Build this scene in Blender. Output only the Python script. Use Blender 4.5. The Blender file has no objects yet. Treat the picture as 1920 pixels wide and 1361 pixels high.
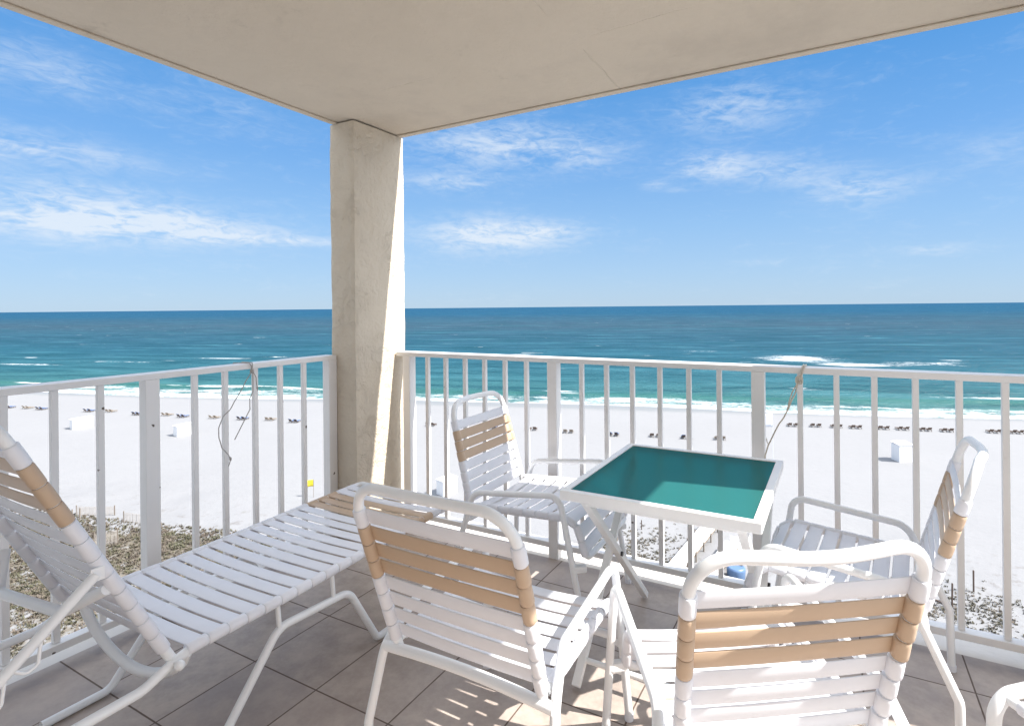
import bpy, bmesh, math, random
from mathutils import Vector, Matrix, noise as mnoise

random.seed(7)
SC = bpy.context.scene
COL = SC.collection
PI = math.pi

# ------------------------------------------------------------------ camera
CAM_LOC = Vector((2.68452, -2.61858, 1.3766))
YAW, ROLL = 0.484531, -0.009814
fw = Vector((-math.sin(YAW), math.cos(YAW), 0))
r0 = Vector((math.cos(YAW), math.sin(YAW), 0)); u0 = Vector((0, 0, 1))
rt = math.cos(ROLL) * r0 + math.sin(ROLL) * u0
up = -math.sin(ROLL) * r0 + math.cos(ROLL) * u0
cam = bpy.data.cameras.new("camera")
co = bpy.data.objects.new("camera", cam); COL.objects.link(co)
M = Matrix((rt, up, -fw)).transposed().to_4x4(); M.translation = CAM_LOC
co.matrix_world = M
cam.sensor_width = 36.0; cam.sensor_fit = 'HORIZONTAL'
cam.lens = 1015.118 / 1920 * 36.0
cam.shift_x = (960 - 1035.0) / 1920
cam.shift_y = -(680.5 - 575.55) / 1920
cam.clip_start = 0.02; cam.clip_end = 200000
SC.camera = co

# ------------------------------------------------------------------ exposure
SC.view_settings.view_transform = 'Standard'
SC.view_settings.look = 'None'
SC.view_settings.gamma = 1.0
SC.view_settings.exposure = 1.03
SC.render.engine = 'CYCLES'
SC.cycles.max_bounces = 8
SC.cycles.diffuse_bounces = 5
SC.cycles.caustics_reflective = False
SC.cycles.caustics_refractive = False
SC.cycles.use_denoising = True

# ------------------------------------------------------------------ sun + sky
SUN_DIR = Vector((1.0, 0.147, 1.12)).normalized()
sl = bpy.data.lights.new("sun", 'SUN'); sl.energy = 5.0; sl.angle = math.radians(0.5); sl.color = (1.0, 0.955, 0.89)
so = bpy.data.objects.new("sun", sl); COL.objects.link(so)
so.rotation_euler = SUN_DIR.to_track_quat('Z', 'Y').to_euler()

class NT:
    """tiny helper around a node tree"""
    def __init__(s, tree): s.t = tree; s.n = tree.nodes; s.l = tree.links
    def node(s, typ, **kw):
        n = s.n.new(typ)
        for k, v in kw.items(): setattr(n, k, v)
        return n
    def put(s, sock, v):
        if v is None: return
        if isinstance(v, bpy.types.NodeSocket): s.l.new(v, sock)
        else:
            if isinstance(v, tuple) and len(v) == 3 and sock.type == 'RGBA': v = (*v, 1)
            sock.default_value = v
    def m(s, op, a, b=None, c=None, clamp=False):
        n = s.node('ShaderNodeMath', operation=op, use_clamp=clamp)
        s.put(n.inputs[0], a); s.put(n.inputs[1], b)
        if c is not None: s.put(n.inputs[2], c)
        return n.outputs[0]
    def smooth(s, x, a, b, lo=0.0, hi=1.0):
        n = s.node('ShaderNodeMapRange', interpolation_type='SMOOTHSTEP')
        for i, v in enumerate((x, a, b, lo, hi)): s.put(n.inputs[i], v)
        return n.outputs[0]
    def mix(s, f, a, b, mode='MIX'):
        n = s.node('ShaderNodeMix', data_type='RGBA', blend_type=mode)
        s.put(n.inputs[0], f); s.put(n.inputs[6], a); s.put(n.inputs[7], b)
        return n.outputs[2]
    def comb(s, x, y, z=0.0):
        n = s.node('ShaderNodeCombineXYZ')
        s.put(n.inputs[0], x); s.put(n.inputs[1], y); s.put(n.inputs[2], z)
        return n.outputs[0]
    def noise(s, vec, scale=1.0, detail=4.0, rough=0.55, dist=0.0, out=0, norm=True):
        n = s.node('ShaderNodeTexNoise', normalize=norm)
        s.put(n.inputs['Vector'], vec); s.put(n.inputs['Scale'], scale); s.put(n.inputs['Detail'], detail)
        s.put(n.inputs['Roughness'], rough); s.put(n.inputs['Distortion'], dist)
        return n.outputs[out]
    def ramp(s, f, stops, interp='LINEAR'):
        n = s.node('ShaderNodeValToRGB'); cr = n.color_ramp; cr.interpolation = interp
        while len(cr.elements) < len(stops): cr.elements.new(0.5)
        for e, (p, c) in zip(cr.elements, stops):
            e.position = p; e.color = (*c, 1) if len(c) == 3 else c
        s.put(n.inputs[0], f)
        return n.outputs[0]
    def bump(s, h, strength=0.3, dist=0.01, normal=None):
        n = s.node('ShaderNodeBump')
        s.put(n.inputs['Strength'], strength); s.put(n.inputs['Distance'], dist); s.put(n.inputs['Height'], h)
        if normal: s.put(n.inputs['Normal'], normal)
        return n.outputs[0]

world = bpy.data.worlds.new("World"); SC.world = world; world.use_nodes = True
w = NT(world.node_tree); w.n.clear()
wout = w.node('ShaderNodeOutputWorld'); bg = w.node('ShaderNodeBackground')
sky = w.node('ShaderNodeTexSky', sky_type='NISHITA', sun_disc=False)
sky.sun_elevation = math.asin(SUN_DIR.z); sky.sun_rotation = math.atan2(SUN_DIR.x, SUN_DIR.y)
sky.altitude = 20; sky.air_density = 1.0; sky.dust_density = 0.3; sky.ozone_density = 2.0
tc = w.node('ShaderNodeTexCoord')
sx = w.node('ShaderNodeSeparateXYZ'); w.l.new(tc.outputs['Generated'], sx.inputs[0])
az = w.m('MULTIPLY', w.m('ARCTAN2', sx.outputs[0], sx.outputs[1]), 57.2958)
el = w.m('MULTIPLY', w.m('ARCSINE', sx.outputs[2]), 57.2958)
# high thin cloud banks: (azimuth, elevation, half widths, density)
CLOUDS = [(-72, 7.7, 10, 1.7, 1.1), (-64, 7.2, 7, 1.2, .8), (-58, 6.6, 6, .6, .6), (-76, 12.3, 9, 1.1, .85), (-70, 9.9, 5, .3, .3), (-53.5, 6.5, 5, .4, .45),
          (-71, 18.0, 4.5, 1.6, .4), (-59, 17.3, 5, 1.5, .22), (-34.5, 7.5, 5.5, 1.5, 1.2), (-28.5, 7.8, 4, .8, .8),
          (-33, 16.6, 8, 2.0, .75), (-24, 15.4, 4, 1.1, .4), (-38, 12.8, 4, .9, .6), (-11, 13.8, 3.5, 1.2, .8), (-9, 19.0, 5.5, 2.0, .5),
          (-4.5, 12.6, 3.5, 1.2, .5), (1.8, 10.4, 3.4, 1.3, .75), (7, 4.6, 2.2, .4, .5), (-7, 4.2, 2.0, .3, .25), (-17, 12.3, 1.1, .4, .5), (-14.8, 11.8, .8, .25, .4),
          (12, 12.3, 3, 1.6, .2), (-90, 10, 8, 2, .6), (40, 14, 8, 2, .5), (70, 9, 9, 2, .5), (-130, 12, 14, 3, .5), (150, 12, 16, 3, .5)]
acc = None
for (a, e, sa, se, d) in CLOUDS:
    p = w.m('POWER', w.m('DIVIDE', w.m('SUBTRACT', az, float(a)), float(sa)), 2.0)
    q = w.m('POWER', w.m('DIVIDE', w.m('SUBTRACT', el, float(e)), float(se)), 2.0)
    g = w.m('MULTIPLY', w.m('POWER', 2.71828, w.m('MULTIPLY', w.m('ADD', p, q), -0.8)), float(d))
    acc = g if acc is None else w.m('ADD', acc, g)
tilt = w.m('ADD', el, w.m('MULTIPLY', az, 0.03))
cn = w.noise(w.comb(w.m('MULTIPLY', az, 0.16), w.m('MULTIPLY', tilt, 0.62), 1.7), 1.0, 9.0, 0.62, 0.6)
cn2 = w.noise(w.comb(w.m('MULTIPLY', az, 0.55), w.m('MULTIPLY', tilt, 1.5), 4.1), 1.0, 7.0, 0.6, 1.2)
tex = w.m('ADD', w.m('MULTIPLY', cn, 0.58), w.m('MULTIPLY', cn2, 0.42))
thin = w.m('MULTIPLY', w.smooth(tex, 0.5, 0.75), 0.16)
cov = w.m('ADD', w.m('MULTIPLY', acc, w.smooth(tex, 0.35, 0.62)), thin, clamp=True)
cov = w.m('MULTIPLY', cov, 0.86)
# unseen bright cloud added above and beside the view as balcony fill light
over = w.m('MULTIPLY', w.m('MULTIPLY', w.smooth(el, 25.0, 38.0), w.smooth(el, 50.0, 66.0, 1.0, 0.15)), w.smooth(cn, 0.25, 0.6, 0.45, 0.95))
side_fill = w.m('MULTIPLY', w.smooth(w.m('ABSOLUTE', w.m('SUBTRACT', az, 105.0)), 40.0, 75.0, 1.0, 0.0), w.smooth(el, 2.0, 14.0))
over = w.m('MAXIMUM', over, w.m('MULTIPLY', side_fill, w.smooth(cn, 0.3, 0.6, 0.5, 0.95)))
grade = w.mix(w.smooth(el, 0.0, 24.0), (0.60, 0.79, 1.20), (0.46, 0.86, 1.15))
skyc = w.mix(1.0, sky.outputs[0], grade, 'MULTIPLY')
CLOUD_COL = (5.2, 5.75, 6.4)
grad = w.ramp(w.m('DIVIDE', el, 30.0), [(0.0, (3.55, 4.60, 5.75)), (0.12, (3.0, 4.35, 5.95)), (0.27, (2.35, 3.95, 6.05)), (0.5, (1.40, 3.10, 5.90)), (0.75, (0.80, 2.48, 5.40)), (1.0, (0.45, 1.95, 4.9))])
skyc = w.mix(0.85, skyc, w.mix(1.0, grad, (0.93, 0.95, 0.95), 'MULTIPLY'))
skyc = w.mix(cov, skyc, CLOUD_COL)
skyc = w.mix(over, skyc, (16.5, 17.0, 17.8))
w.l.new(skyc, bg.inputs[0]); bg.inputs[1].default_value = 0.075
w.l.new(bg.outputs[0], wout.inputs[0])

# ------------------------------------------------------------------ materials
def new_mat(name):
    m = bpy.data.materials.new(name); m.use_nodes = True
    t = NT(m.node_tree); b = t.n['Principled BSDF']
    return m, t, b
def objco(t):
    return t.node('ShaderNodeTexCoord').outputs['Object']
def geopos(t):
    return t.node('ShaderNodeNewGeometry').outputs['Position']

def mat_basic(name, col, rough=0.5, var=0.08, scale=14.0, bump=0.05, spec=0.5, metallic=0.0, bdist=0.002):
    m, t, b = new_mat(name)
    v = objco(t)
    n = t.noise(v, scale, 5.0, 0.6)
    dark = tuple(c * (1 - var) for c in col); lite = tuple(min(1, c * (1 + var)) for c in col)
    t.put(b.inputs['Base Color'], t.mix(n, dark, lite))
    b.inputs['Roughness'].default_value = rough; b.inputs['Metallic'].default_value = metallic
    b.inputs['Specular IOR Level'].default_value = spec
    if bump: t.put(b.inputs['Normal'], t.bump(t.noise(v, scale * 9, 3.0), bump, bdist))
    return m

def mat_rail():
    m, t, b = new_mat('railing_paint')
    v = geopos(t)
    n = t.noise(v, 3.0, 5.0, 0.6)
    base = t.mix(n, (0.76, 0.745, 0.735), (0.85, 0.84, 0.83))
    vo = t.node('ShaderNodeTexVoronoi', feature='F1'); t.put(vo.inputs['Vector'], v); t.put(vo.inputs['Scale'], 9.0)
    edge = t.m('ADD', vo.outputs['Distance'], t.m('MULTIPLY', t.m('SUBTRACT', t.noise(v, 90.0, 3.0), 0.5), 0.12))
    cc = t.node('ShaderNodeSeparateColor'); t.l.new(vo.outputs['Color'], cc.inputs[0])
    chip = t.m('MULTIPLY', t.m('LESS_THAN', edge, 0.065), t.m('GREATER_THAN', cc.outputs[0], 0.72))
    # dirt streaks
    st = t.smooth(t.noise(t.node('ShaderNodeVectorMath', operation='MULTIPLY').outputs[0], 1.0), 0.0, 1.0)
    base = t.mix(t.smooth(t.noise(v, 22.0, 6.0, 0.7), 0.6, 0.85, 0.0, 0.35), base, (0.52, 0.48, 0.42))
    col = t.mix(chip, base, (0.10, 0.075, 0.06))
    t.put(b.inputs['Base Color'], col)
    b.inputs['Roughness'].default_value = 0.42
    t.put(b.inputs['Normal'], t.bump(t.m('SUBTRACT', t.m('MULTIPLY', t.noise(v, 60.0, 4.0), 0.4), chip), 0.12, 0.002))
    return m

def mat_stucco(name, a, bcol, bumps=0.55, ridge=True):
    m, t, b = new_mat(name)
    v = geopos(t)
    n1 = t.noise(v, 2.2, 6.0, 0.6)
    n2 = t.noise(v, 26.0, 6.0, 0.65)
    n3 = t.noise(v, 7.0, 5.0, 0.6, 1.8)
    col = t.mix(n1, a, bcol)
    if ridge:
        rd = t.m('ABSOLUTE', t.m('SUBTRACT', n3, 0.5))
        line = t.smooth(rd, 0.0, 0.05, 1.0, 0.0)
        line = t.m('MULTIPLY', line, t.smooth(t.noise(v, 5.0, 2.0), 0.47, 0.6))
        h = t.m('ADD', t.m('MULTIPLY', n2, 0.9), t.m('ADD', t.m('MULTIPLY', n3, 0.9), t.m('MULTIPLY', line, 0.22)))
        col = t.mix(t.m('MULTIPLY', line, 0.04), col, (0.36, 0.31, 0.25))
    else:
        sp = t.node('ShaderNodeSeparateXYZ'); t.l.new(v, sp.inputs[0])
        wob = t.m('MULTIPLY', t.m('SUBTRACT', t.noise(v, 1.6, 4.0), 0.5), 0.10)
        c1 = t.smooth(t.m('ABSOLUTE', t.m('SUBTRACT', t.m('ADD', sp.outputs[0], wob), 1.70)), 0.0, 0.006, 1.0, 0.0)
        c2 = t.smooth(t.m('ABSOLUTE', t.m('SUBTRACT', t.m('ADD', sp.outputs[1], wob), -0.55)), 0.0, 0.006, 1.0, 0.0)
        crack = t.m('MULTIPLY', t.m('MAXIMUM', c1, c2), t.smooth(t.noise(v, 2.4, 3.0), 0.45, 0.58))
        col = t.mix(t.smooth(t.noise(v, 1.1, 5.0, 0.65), 0.48, 0.72, 0.0, 0.35), col, (0.34, 0.29, 0.24))
        stain = t.m('MULTIPLY', t.smooth(t.noise(v, 6.0, 6.0, 0.7), 0.56, 0.70), t.smooth(t.noise(v, 1.7, 2.0), 0.52, 0.68))
        col = t.mix(t.m('MULTIPLY', stain, 0.35), col, (0.30, 0.25, 0.20))
        h = t.m('ADD', t.m('SUBTRACT', t.m('MULTIPLY', n2, 0.6), t.m('MULTIPLY', crack, 0.35)), t.m('MULTIPLY', n3, 0.4))
    t.put(b.inputs['Base Color'], col)
    b.inputs['Roughness'].default_value = 0.85; b.inputs['Specular IOR Level'].default_value = 0.25
    t.put(b.inputs['Normal'], t.bump(h, bumps, 0.018))
    return m

def mat_tile():
    m, t, b = new_mat('floor_tile')
    v = geopos(t)
    s = t.node('ShaderNodeSeparateXYZ'); t.l.new(v, s.inputs[0])
    P, G = 0.3505, 0.0036
    def axis(c, o):
        q = t.m('DIVIDE', t.m('SUBTRACT', c, o), P)
        fr = t.m('FRACT', q)
        d = t.m('MULTIPLY', t.m('MINIMUM', fr, t.m('SUBTRACT', 1.0, fr)), P)
        return t.m('FLOOR', q), d
    ix, dx = axis(s.outputs[0], 0.653 - 20 * P); iy, dy = axis(s.outputs[1], -0.9385 - 20 * P)
    d = t.m('MINIMUM', dx, dy)
    wob = t.m('MULTIPLY', t.m('SUBTRACT', t.noise(v, 30.0, 2.0), 0.5), 0.0015)
    gr = t.smooth(t.m('ADD', d, wob), G * 0.55, G * 1.0, 1.0, 0.0)
    wn = t.node('ShaderNodeTexWhiteNoise', noise_dimensions='2D'); t.put(wn.inputs['Vector'], t.comb(ix, iy))
    n1 = t.noise(t.node('ShaderNodeVectorMath', operation='ADD').outputs[0], 1.0)
    va = t.node('ShaderNodeVectorMath', operation='ADD'); t.l.new(v, va.inputs[0]); t.l.new(wn.outputs['Color'], va.inputs[1])
    n1 = t.smooth(t.noise(va.outputs[0], 9.0, 8.0, 0.72), 0.22, 0.78)
    n2 = t.noise(va.outputs[0], 60.0, 4.0, 0.6)
    base = t.mix(n1, (0.255, 0.204, 0.172), (0.500, 0.422, 0.362))
    base = t.mix(t.m('MULTIPLY', n2, 0.25), base, (0.56, 0.50, 0.46))
    base = t.mix(t.m('MULTIPLY', wn.outputs['Value'], 0.38), base, (0.36, 0.30, 0.275))
    # footworn dirt
    dirt = t.smooth(t.noise(v, 1.4, 6.0, 0.65), 0.5, 0.75, 0.0, 0.3)
    base = t.mix(dirt, base, (0.30, 0.25, 0.225))
    col = t.mix(gr, base, (0.12, 0.085, 0.066))
    t.put(b.inputs['Base Color'], col)
    t.put(b.inputs['Roughness'], t.m('ADD', t.m('MULTIPLY', n1, 0.25), t.m('ADD', 0.36, t.m('MULTIPLY', gr, 0.3))))
    h = t.m('ADD', t.m('MULTIPLY', gr, -1.0), t.m('MULTIPLY', n2, 0.12))
    t.put(b.inputs['Normal'], t.bump(h, 0.35, 0.003))
    return m

def mat_strap(name, col, dirt):
    m, t, b = new_mat(name)
    v = objco(t)
    info = t.node('ShaderNodeObjectInfo')
    n = t.noise(v, 10.0, 5.0, 0.65)
    dk = tuple(c * 0.90 for c in col)
    base = t.mix(n, dk, col)
    base = t.mix(t.m('MULTIPLY', info.outputs['Random'], 0.14), base, dirt)
    base = t.mix(t.smooth(t.noise(v, 34.0, 6.0, 0.7), 0.58, 0.80, 0.0, 0.22), base, dirt)
    t.put(b.inputs['Base Color'], base)
    b.inputs['Roughness'].default_value = 0.42
    b.inputs['Specular IOR Level'].default_value = 0.4
    b.inputs['Subsurface Weight'].default_value = 0.0
    t.put(b.inputs['Normal'], t.bump(t.noise(v, 160.0, 3.0), 0.06, 0.001))
    return m

def mat_sand():
    m, t, b = new_mat('beach_sand')
    v = geopos(t)
    s = t.node('ShaderNodeSeparateXYZ'); t.l.new(v, s.inputs[0])
    off = t.m('ADD', t.m('MULTIPLY', s.outputs[0], -0.287), t.m('MULTIPLY', s.outputs[1], 0.958))
    n1 = t.noise(v, 0.05, 6.0, 0.6); n2 = t.noise(v, 1.3, 7.0, 0.68); n3 = t.noise(v, 0.4, 5.0, 0.6)
    base = t.mix(n1, (0.215, 0.216, 0.223), (0.252, 0.253, 0.261))
    base = t.mix(t.m('MULTIPLY', n2, 0.22), base, (0.215, 0.214, 0.215))
    tr = t.noise(t.comb(t.m('MULTIPLY', s.outputs[0], 0.9), t.m('MULTIPLY', s.outputs[1], 1.6)), 1.0, 8.0, 0.75, 0.6)
    base = t.mix(t.smooth(tr, 0.50, 0.72, 0.0, 0.30), base, (0.185, 0.183, 0.187))
    wet = t.smooth(t.m('ADD', off, t.m('MULTIPLY', t.m('SUBTRACT', n3, 0.5), 3.0)), 107.5, 112.0)
    base = t.mix(wet, base, (0.19, 0.195, 0.198))
    # wrack and litter among the dune plants
    lit = t.m('MULTIPLY', t.smooth(off, 40.0, 56.0, 1.0, 0.0), t.smooth(t.noise(v, 0.8, 8.0, 0.75), 0.53, 0.66))
    base = t.mix(t.m('MULTIPLY', lit, 0.60), base, (0.13, 0.115, 0.105))
    edge = t.m('SUBTRACT', s.outputs[1], t.m('ADD', 38.0, t.m('MULTIPLY', s.outputs[0], 0.22)))
    edge = t.m('ADD', edge, t.m('MULTIPLY', t.m('SUBTRACT', t.noise(v, 0.22, 3.0), 0.5), 7.0))
    mask = t.m('MULTIPLY', t.smooth(edge, -1.6, 0.4, 1.0, 0.0), t.smooth(s.outputs[0], -36.0, -28.0, 1.0, 0.0))
    mask = t.m('MULTIPLY', mask, t.smooth(t.m('ADD', t.noise(v, 0.8, 6.0, 0.7), t.m('MULTIPLY', s.outputs[1], 0.012)), 0.58, 0.74))
    base = t.mix(t.m('MULTIPLY', mask, 0.92), base, t.mix(t.noise(v, 2.5, 5.0, 0.7), (0.092, 0.088, 0.062), (0.185, 0.155, 0.130)))
    t.put(b.inputs['Base Color'], base)
    t.put(b.inputs['Roughness'], t.m('SUBTRACT', 0.9, t.m('MULTIPLY', wet, 0.45)))
    b.inputs['Specular IOR Level'].default_value = 0.2
    near = t.smooth(off, 20.0, 95.0, 1.0, 0.25)
    h = t.m('ADD', t.m('MULTIPLY', n2, 0.5), t.m('MULTIPLY', n3, 0.8))
    t.put(b.inputs['Normal'], t.bump(h, t.m('MULTIPLY', near, 0.55), 0.30))
    return m

def mat_sea():
    m, t, b = new_mat('sea_water')
    v = geopos(t)
    s = t.node('ShaderNodeSeparateXYZ'); t.l.new(v, s.inputs[0])
    u = t.m('ADD', t.m('MULTIPLY', s.outputs[0], 0.958), t.m('MULTIPLY', s.outputs[1], 0.287))
    q = t.m('ADD', t.m('MULTIPLY', s.outputs[0], -0.287), t.m('MULTIPLY', s.outputs[1], 0.958))
    wave = t.m('MULTIPLY', t.m('SUBTRACT', t.noise(t.comb(t.m('MULTIPLY', u, 0.02), t.m('MULTIPLY', q, 0.05)), 1.0, 3.0), 0.5), 16.0)
    d = t.m('MAXIMUM', t.m('ADD', t.m('SUBTRACT', q, 108.0), wave), 1.0)
    lg = t.m('DIVIDE', t.m('LOGARITHM', d, 10.0), 4.0)       # 10 m -> .25, 100 m -> .5, 1 km -> .75
    base = t.ramp(lg, [(0.0, (0.13, 0.20, 0.20)), (0.24, (0.075, 0.172, 0.160)), (0.33, (0.034, 0.122, 0.126)), (0.43, (0.020, 0.094, 0.118)),
                       (0.53, (0.010, 0.066, 0.103)), (0.61, (0.013, 0.055, 0.092)), (0.68, (0.026, 0.053, 0.085)),
                       (0.74, (0.016, 0.050, 0.092)), (0.80, (0.004, 0.046, 0.105)), (1.0, (0.004, 0.043, 0.108))])
    base = t.mix(0.10, base, (0.040, 0.078, 0.112))
    # wind lanes; light and dark sides of swell and chop painted into the colour
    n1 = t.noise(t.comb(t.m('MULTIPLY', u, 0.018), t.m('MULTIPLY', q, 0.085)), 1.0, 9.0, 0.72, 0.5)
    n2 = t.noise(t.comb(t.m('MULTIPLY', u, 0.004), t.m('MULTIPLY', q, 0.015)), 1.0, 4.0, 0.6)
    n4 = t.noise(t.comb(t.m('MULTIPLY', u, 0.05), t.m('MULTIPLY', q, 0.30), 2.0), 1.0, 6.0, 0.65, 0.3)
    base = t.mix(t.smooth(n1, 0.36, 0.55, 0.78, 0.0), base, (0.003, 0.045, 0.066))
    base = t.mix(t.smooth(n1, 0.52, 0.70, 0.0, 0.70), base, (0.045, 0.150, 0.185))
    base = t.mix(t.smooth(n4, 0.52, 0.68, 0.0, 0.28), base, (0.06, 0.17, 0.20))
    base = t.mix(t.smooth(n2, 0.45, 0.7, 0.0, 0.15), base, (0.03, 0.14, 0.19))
    gw = t.m('MULTIPLY', t.m('POWER', 2.71828, t.m('MULTIPLY', t.m('POWER', t.m('DIVIDE', t.m('SUBTRACT', t.m('ADD', q, t.m('MULTIPLY', wave, 0.7)), 129.0), 4.0), 2.0), -1.0)), 0.40)
    base = t.mix(gw, base, (0.026, 0.115, 0.088))
    # foam -----------------------------------------------------------
    f1 = t.noise(t.comb(t.m('MULTIPLY', u, 0.11), t.m('MULTIPLY', q, 0.34)), 1.0, 8.0, 0.68, 0.8)
    f2 = t.noise(t.comb(t.m('MULTIPLY', u, 0.9), t.m('MULTIPLY', q, 1.7)), 1.0, 6.0, 0.7, 0.6)
    lace = t.m('ADD', t.m('MULTIPLY', f1, 0.62), t.m('MULTIPLY', f2, 0.38))
    lown = t.noise(t.comb(t.m('MULTIPLY', u, 0.028), t.m('MULTIPLY', q, 0.02), 3.0), 1.0, 3.0, 0.5)
    bend = t.m('MULTIPLY', t.m('SUBTRACT', lown, 0.5), 14.0)
    qq = t.m('ADD', q, bend)
    def band(c, wd, amp):
        return t.m('MULTIPLY', t.m('POWER', 2.71828, t.m('MULTIPLY', t.m('POWER', t.m('DIVIDE', t.m('SUBTRACT', qq, c), wd), 2.0), -1.0)), amp)
    tot = t.m('ADD', band(114.5, 4.6, 0.74), band(121.5, 3.0, 0.50))
    tot = t.m('ADD', tot, band(109.0, 2.4, 0.50))
    PATCH = [(-258, 176, 22, 2.4, .60), (-225, 187, 40, 2.0, .36), (-293, 203, 5, 1.6, .8), (-205, 195.5, 12, 1.0, .45), (-190, 208.5, 15, 1.5, .78), (-168, 216, 14, 3.0, .40),
             (-187, 128.5, 7, 1.6, .85), (-200, 125, 6, 1.4, .7), (-116, 128.6, 22, 1.9, .75), (-90, 127, 10, 1.6, .5), (-60, 239.5, 8, 1.2, .7),
             (56, 228, 16, 15, .66), (70, 206, 12, 7, .72), (96, 214, 18, 9, .46), (110, 226, 5, 1.0, .7), (-23, 133, 5, 1.2, .8), (-20, 129.5, 5, 1.4, .6), (37, 145, 3, .7, .6), (40, 143, 5, .6, .4),
             (77, 137, 12, 1.6, .72), (-8, 124, 5, 1.0, .5), (20, 262, 12, 3.0, .32), (-5, 236, 8, 3.0, .36), (130, 180, 14, 2, .5)]
    for (pu, pq, su, sq, am) in PATCH:
        a = t.m('POWER', t.m('DIVIDE', t.m('SUBTRACT', u, float(pu)), float(su)), 2.0)
        c = t.m('POWER', t.m('DIVIDE', t.m('SUBTRACT', q, float(pq)), float(sq)), 2.0)
        tot = t.m('ADD', tot, t.m('MULTIPLY', t.m('POWER', 2.71828, t.m('MULTIPLY', t.m('ADD', a, c), -1.0)), float(am) * 1.22))
    foam = t.smooth(t.m('ADD', tot, t.m('MULTIPLY', t.m('SUBTRACT', lace, 0.5), 2.7)), 0.36, 0.86)
    # scattered whitecaps out to sea
    wc = t.noise(t.comb(t.m('MULTIPLY', u, 0.045), t.m('MULTIPLY', q, 0.13), 7.0), 1.0, 4.0, 0.6, 0.3)
    wc = t.m('MULTIPLY', t.smooth(wc, 0.695, 0.735), t.smooth(q, 140.0, 260.0))
    foam = t.m('MAXIMUM', foam, t.m('MULTIPLY', wc, 0.65))
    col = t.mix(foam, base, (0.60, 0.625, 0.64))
    w1 = t.noise(t.comb(t.m('MULTIPLY', u, 0.22), t.m('MULTIPLY', q, 0.62)), 1.0, 6.0, 0.6, 0.3)
    w2 = t.noise(t.comb(t.m('MULTIPLY', u, 1.1), t.m('MULTIPLY', q, 1.9)), 1.0, 4.0, 0.6)
    h = t.m('ADD', t.m('MULTIPLY', w1, 1.0), t.m('MULTIPLY', w2, 0.28))
    nrm = t.bump(h, 1.0, 1.1)
    t.n.remove(b)
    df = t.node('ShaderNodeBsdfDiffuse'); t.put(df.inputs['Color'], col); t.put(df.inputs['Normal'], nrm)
    gl = t.node('ShaderNodeBsdfGlossy'); gl.inputs['Roughness'].default_value = 0.30; t.put(gl.inputs['Normal'], nrm)
    mx = t.node('ShaderNodeMixShader'); t.put(mx.inputs[0], t.m('MULTIPLY', t.m('SUBTRACT', 1.0, foam), 0.045))
    t.l.new(df.outputs[0], mx.inputs[1]); t.l.new(gl.outputs[0], mx.inputs[2])
    t.l.new(mx.outputs[0], t.n['Material Output'].inputs[0])
    return m

def mat_plants(name, stops):
    m, t, b = new_mat(name)
    v = geopos(t)
    n = t.noise(v, 0.9, 4.0, 0.7); n2 = t.noise(v, 6.0, 2.0)
    c = t.ramp(t.m('ADD', t.m('MULTIPLY', n, 0.7), t.m('MULTIPLY', n2, 0.3)), stops)
    t.put(b.inputs['Base Color'], c); b.inputs['Roughness'].default_value = 0.8
    b.inputs['Specular IOR Level'].default_value = 0.2
    return m

def mat_wood(name, a, c, rough=0.75):
    m, t, b = new_mat(name)
    v = objco(t)
    mp = t.node('ShaderNodeMapping'); t.l.new(v, mp.inputs[0]); mp.inputs['Scale'].default_value = (14, 3, 14)
    n = t.noise(mp.outputs[0], 1.5, 6.0, 0.65, 0.4)
    t.put(b.inputs['Base Color'], t.mix(n, a, c)); b.inputs['Roughness'].default_value = rough
    t.put(b.inputs['Normal'], t.bump(n, 0.2, 0.004))
    return m

def mat_glass_top():
    m, t, b = new_mat('teal_table_panel')
    v = objco(t)
    n = t.noise(v, 3.0, 5.0, 0.6); n2 = t.noise(v, 120.0, 3.0, 0.6)
    t.n.remove(b)
    base = t.mix(n, (0.026, 0.165, 0.158), (0.042, 0.205, 0.195))
    base = t.mix(t.smooth(n2, 0.55, 0.75, 0.0, 0.25), base, (0.10, 0.27, 0.255))
    nrm = t.bump(n2, 0.10, 0.001)
    df = t.node('ShaderNodeBsdfDiffuse'); t.put(df.inputs['Color'], base); t.put(df.inputs['Normal'], nrm)
    rf = t.node('ShaderNodeBsdfRefraction'); t.put(rf.inputs['Color'], (0.06, 0.62, 0.68)); rf.inputs['Roughness'].default_value = 0.45; rf.inputs['IOR'].default_value = 1.08
    gl = t.node('ShaderNodeBsdfGlossy'); gl.inputs['Roughness'].default_value = 0.25; t.put(gl.inputs['Normal'], nrm)
    m1 = t.node('ShaderNodeMixShader'); m1.inputs[0].default_value = 0.45; t.l.new(df.outputs[0], m1.inputs[1]); t.l.new(rf.outputs[0], m1.inputs[2])
    m2 = t.node('ShaderNodeMixShader'); m2.inputs[0].default_value = 0.05; t.l.new(m1.outputs[0], m2.inputs[1]); t.l.new(gl.outputs[0], m2.inputs[2])
    t.l.new(m2.outputs[0], t.n['Material Output'].inputs[0])
    return m

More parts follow.
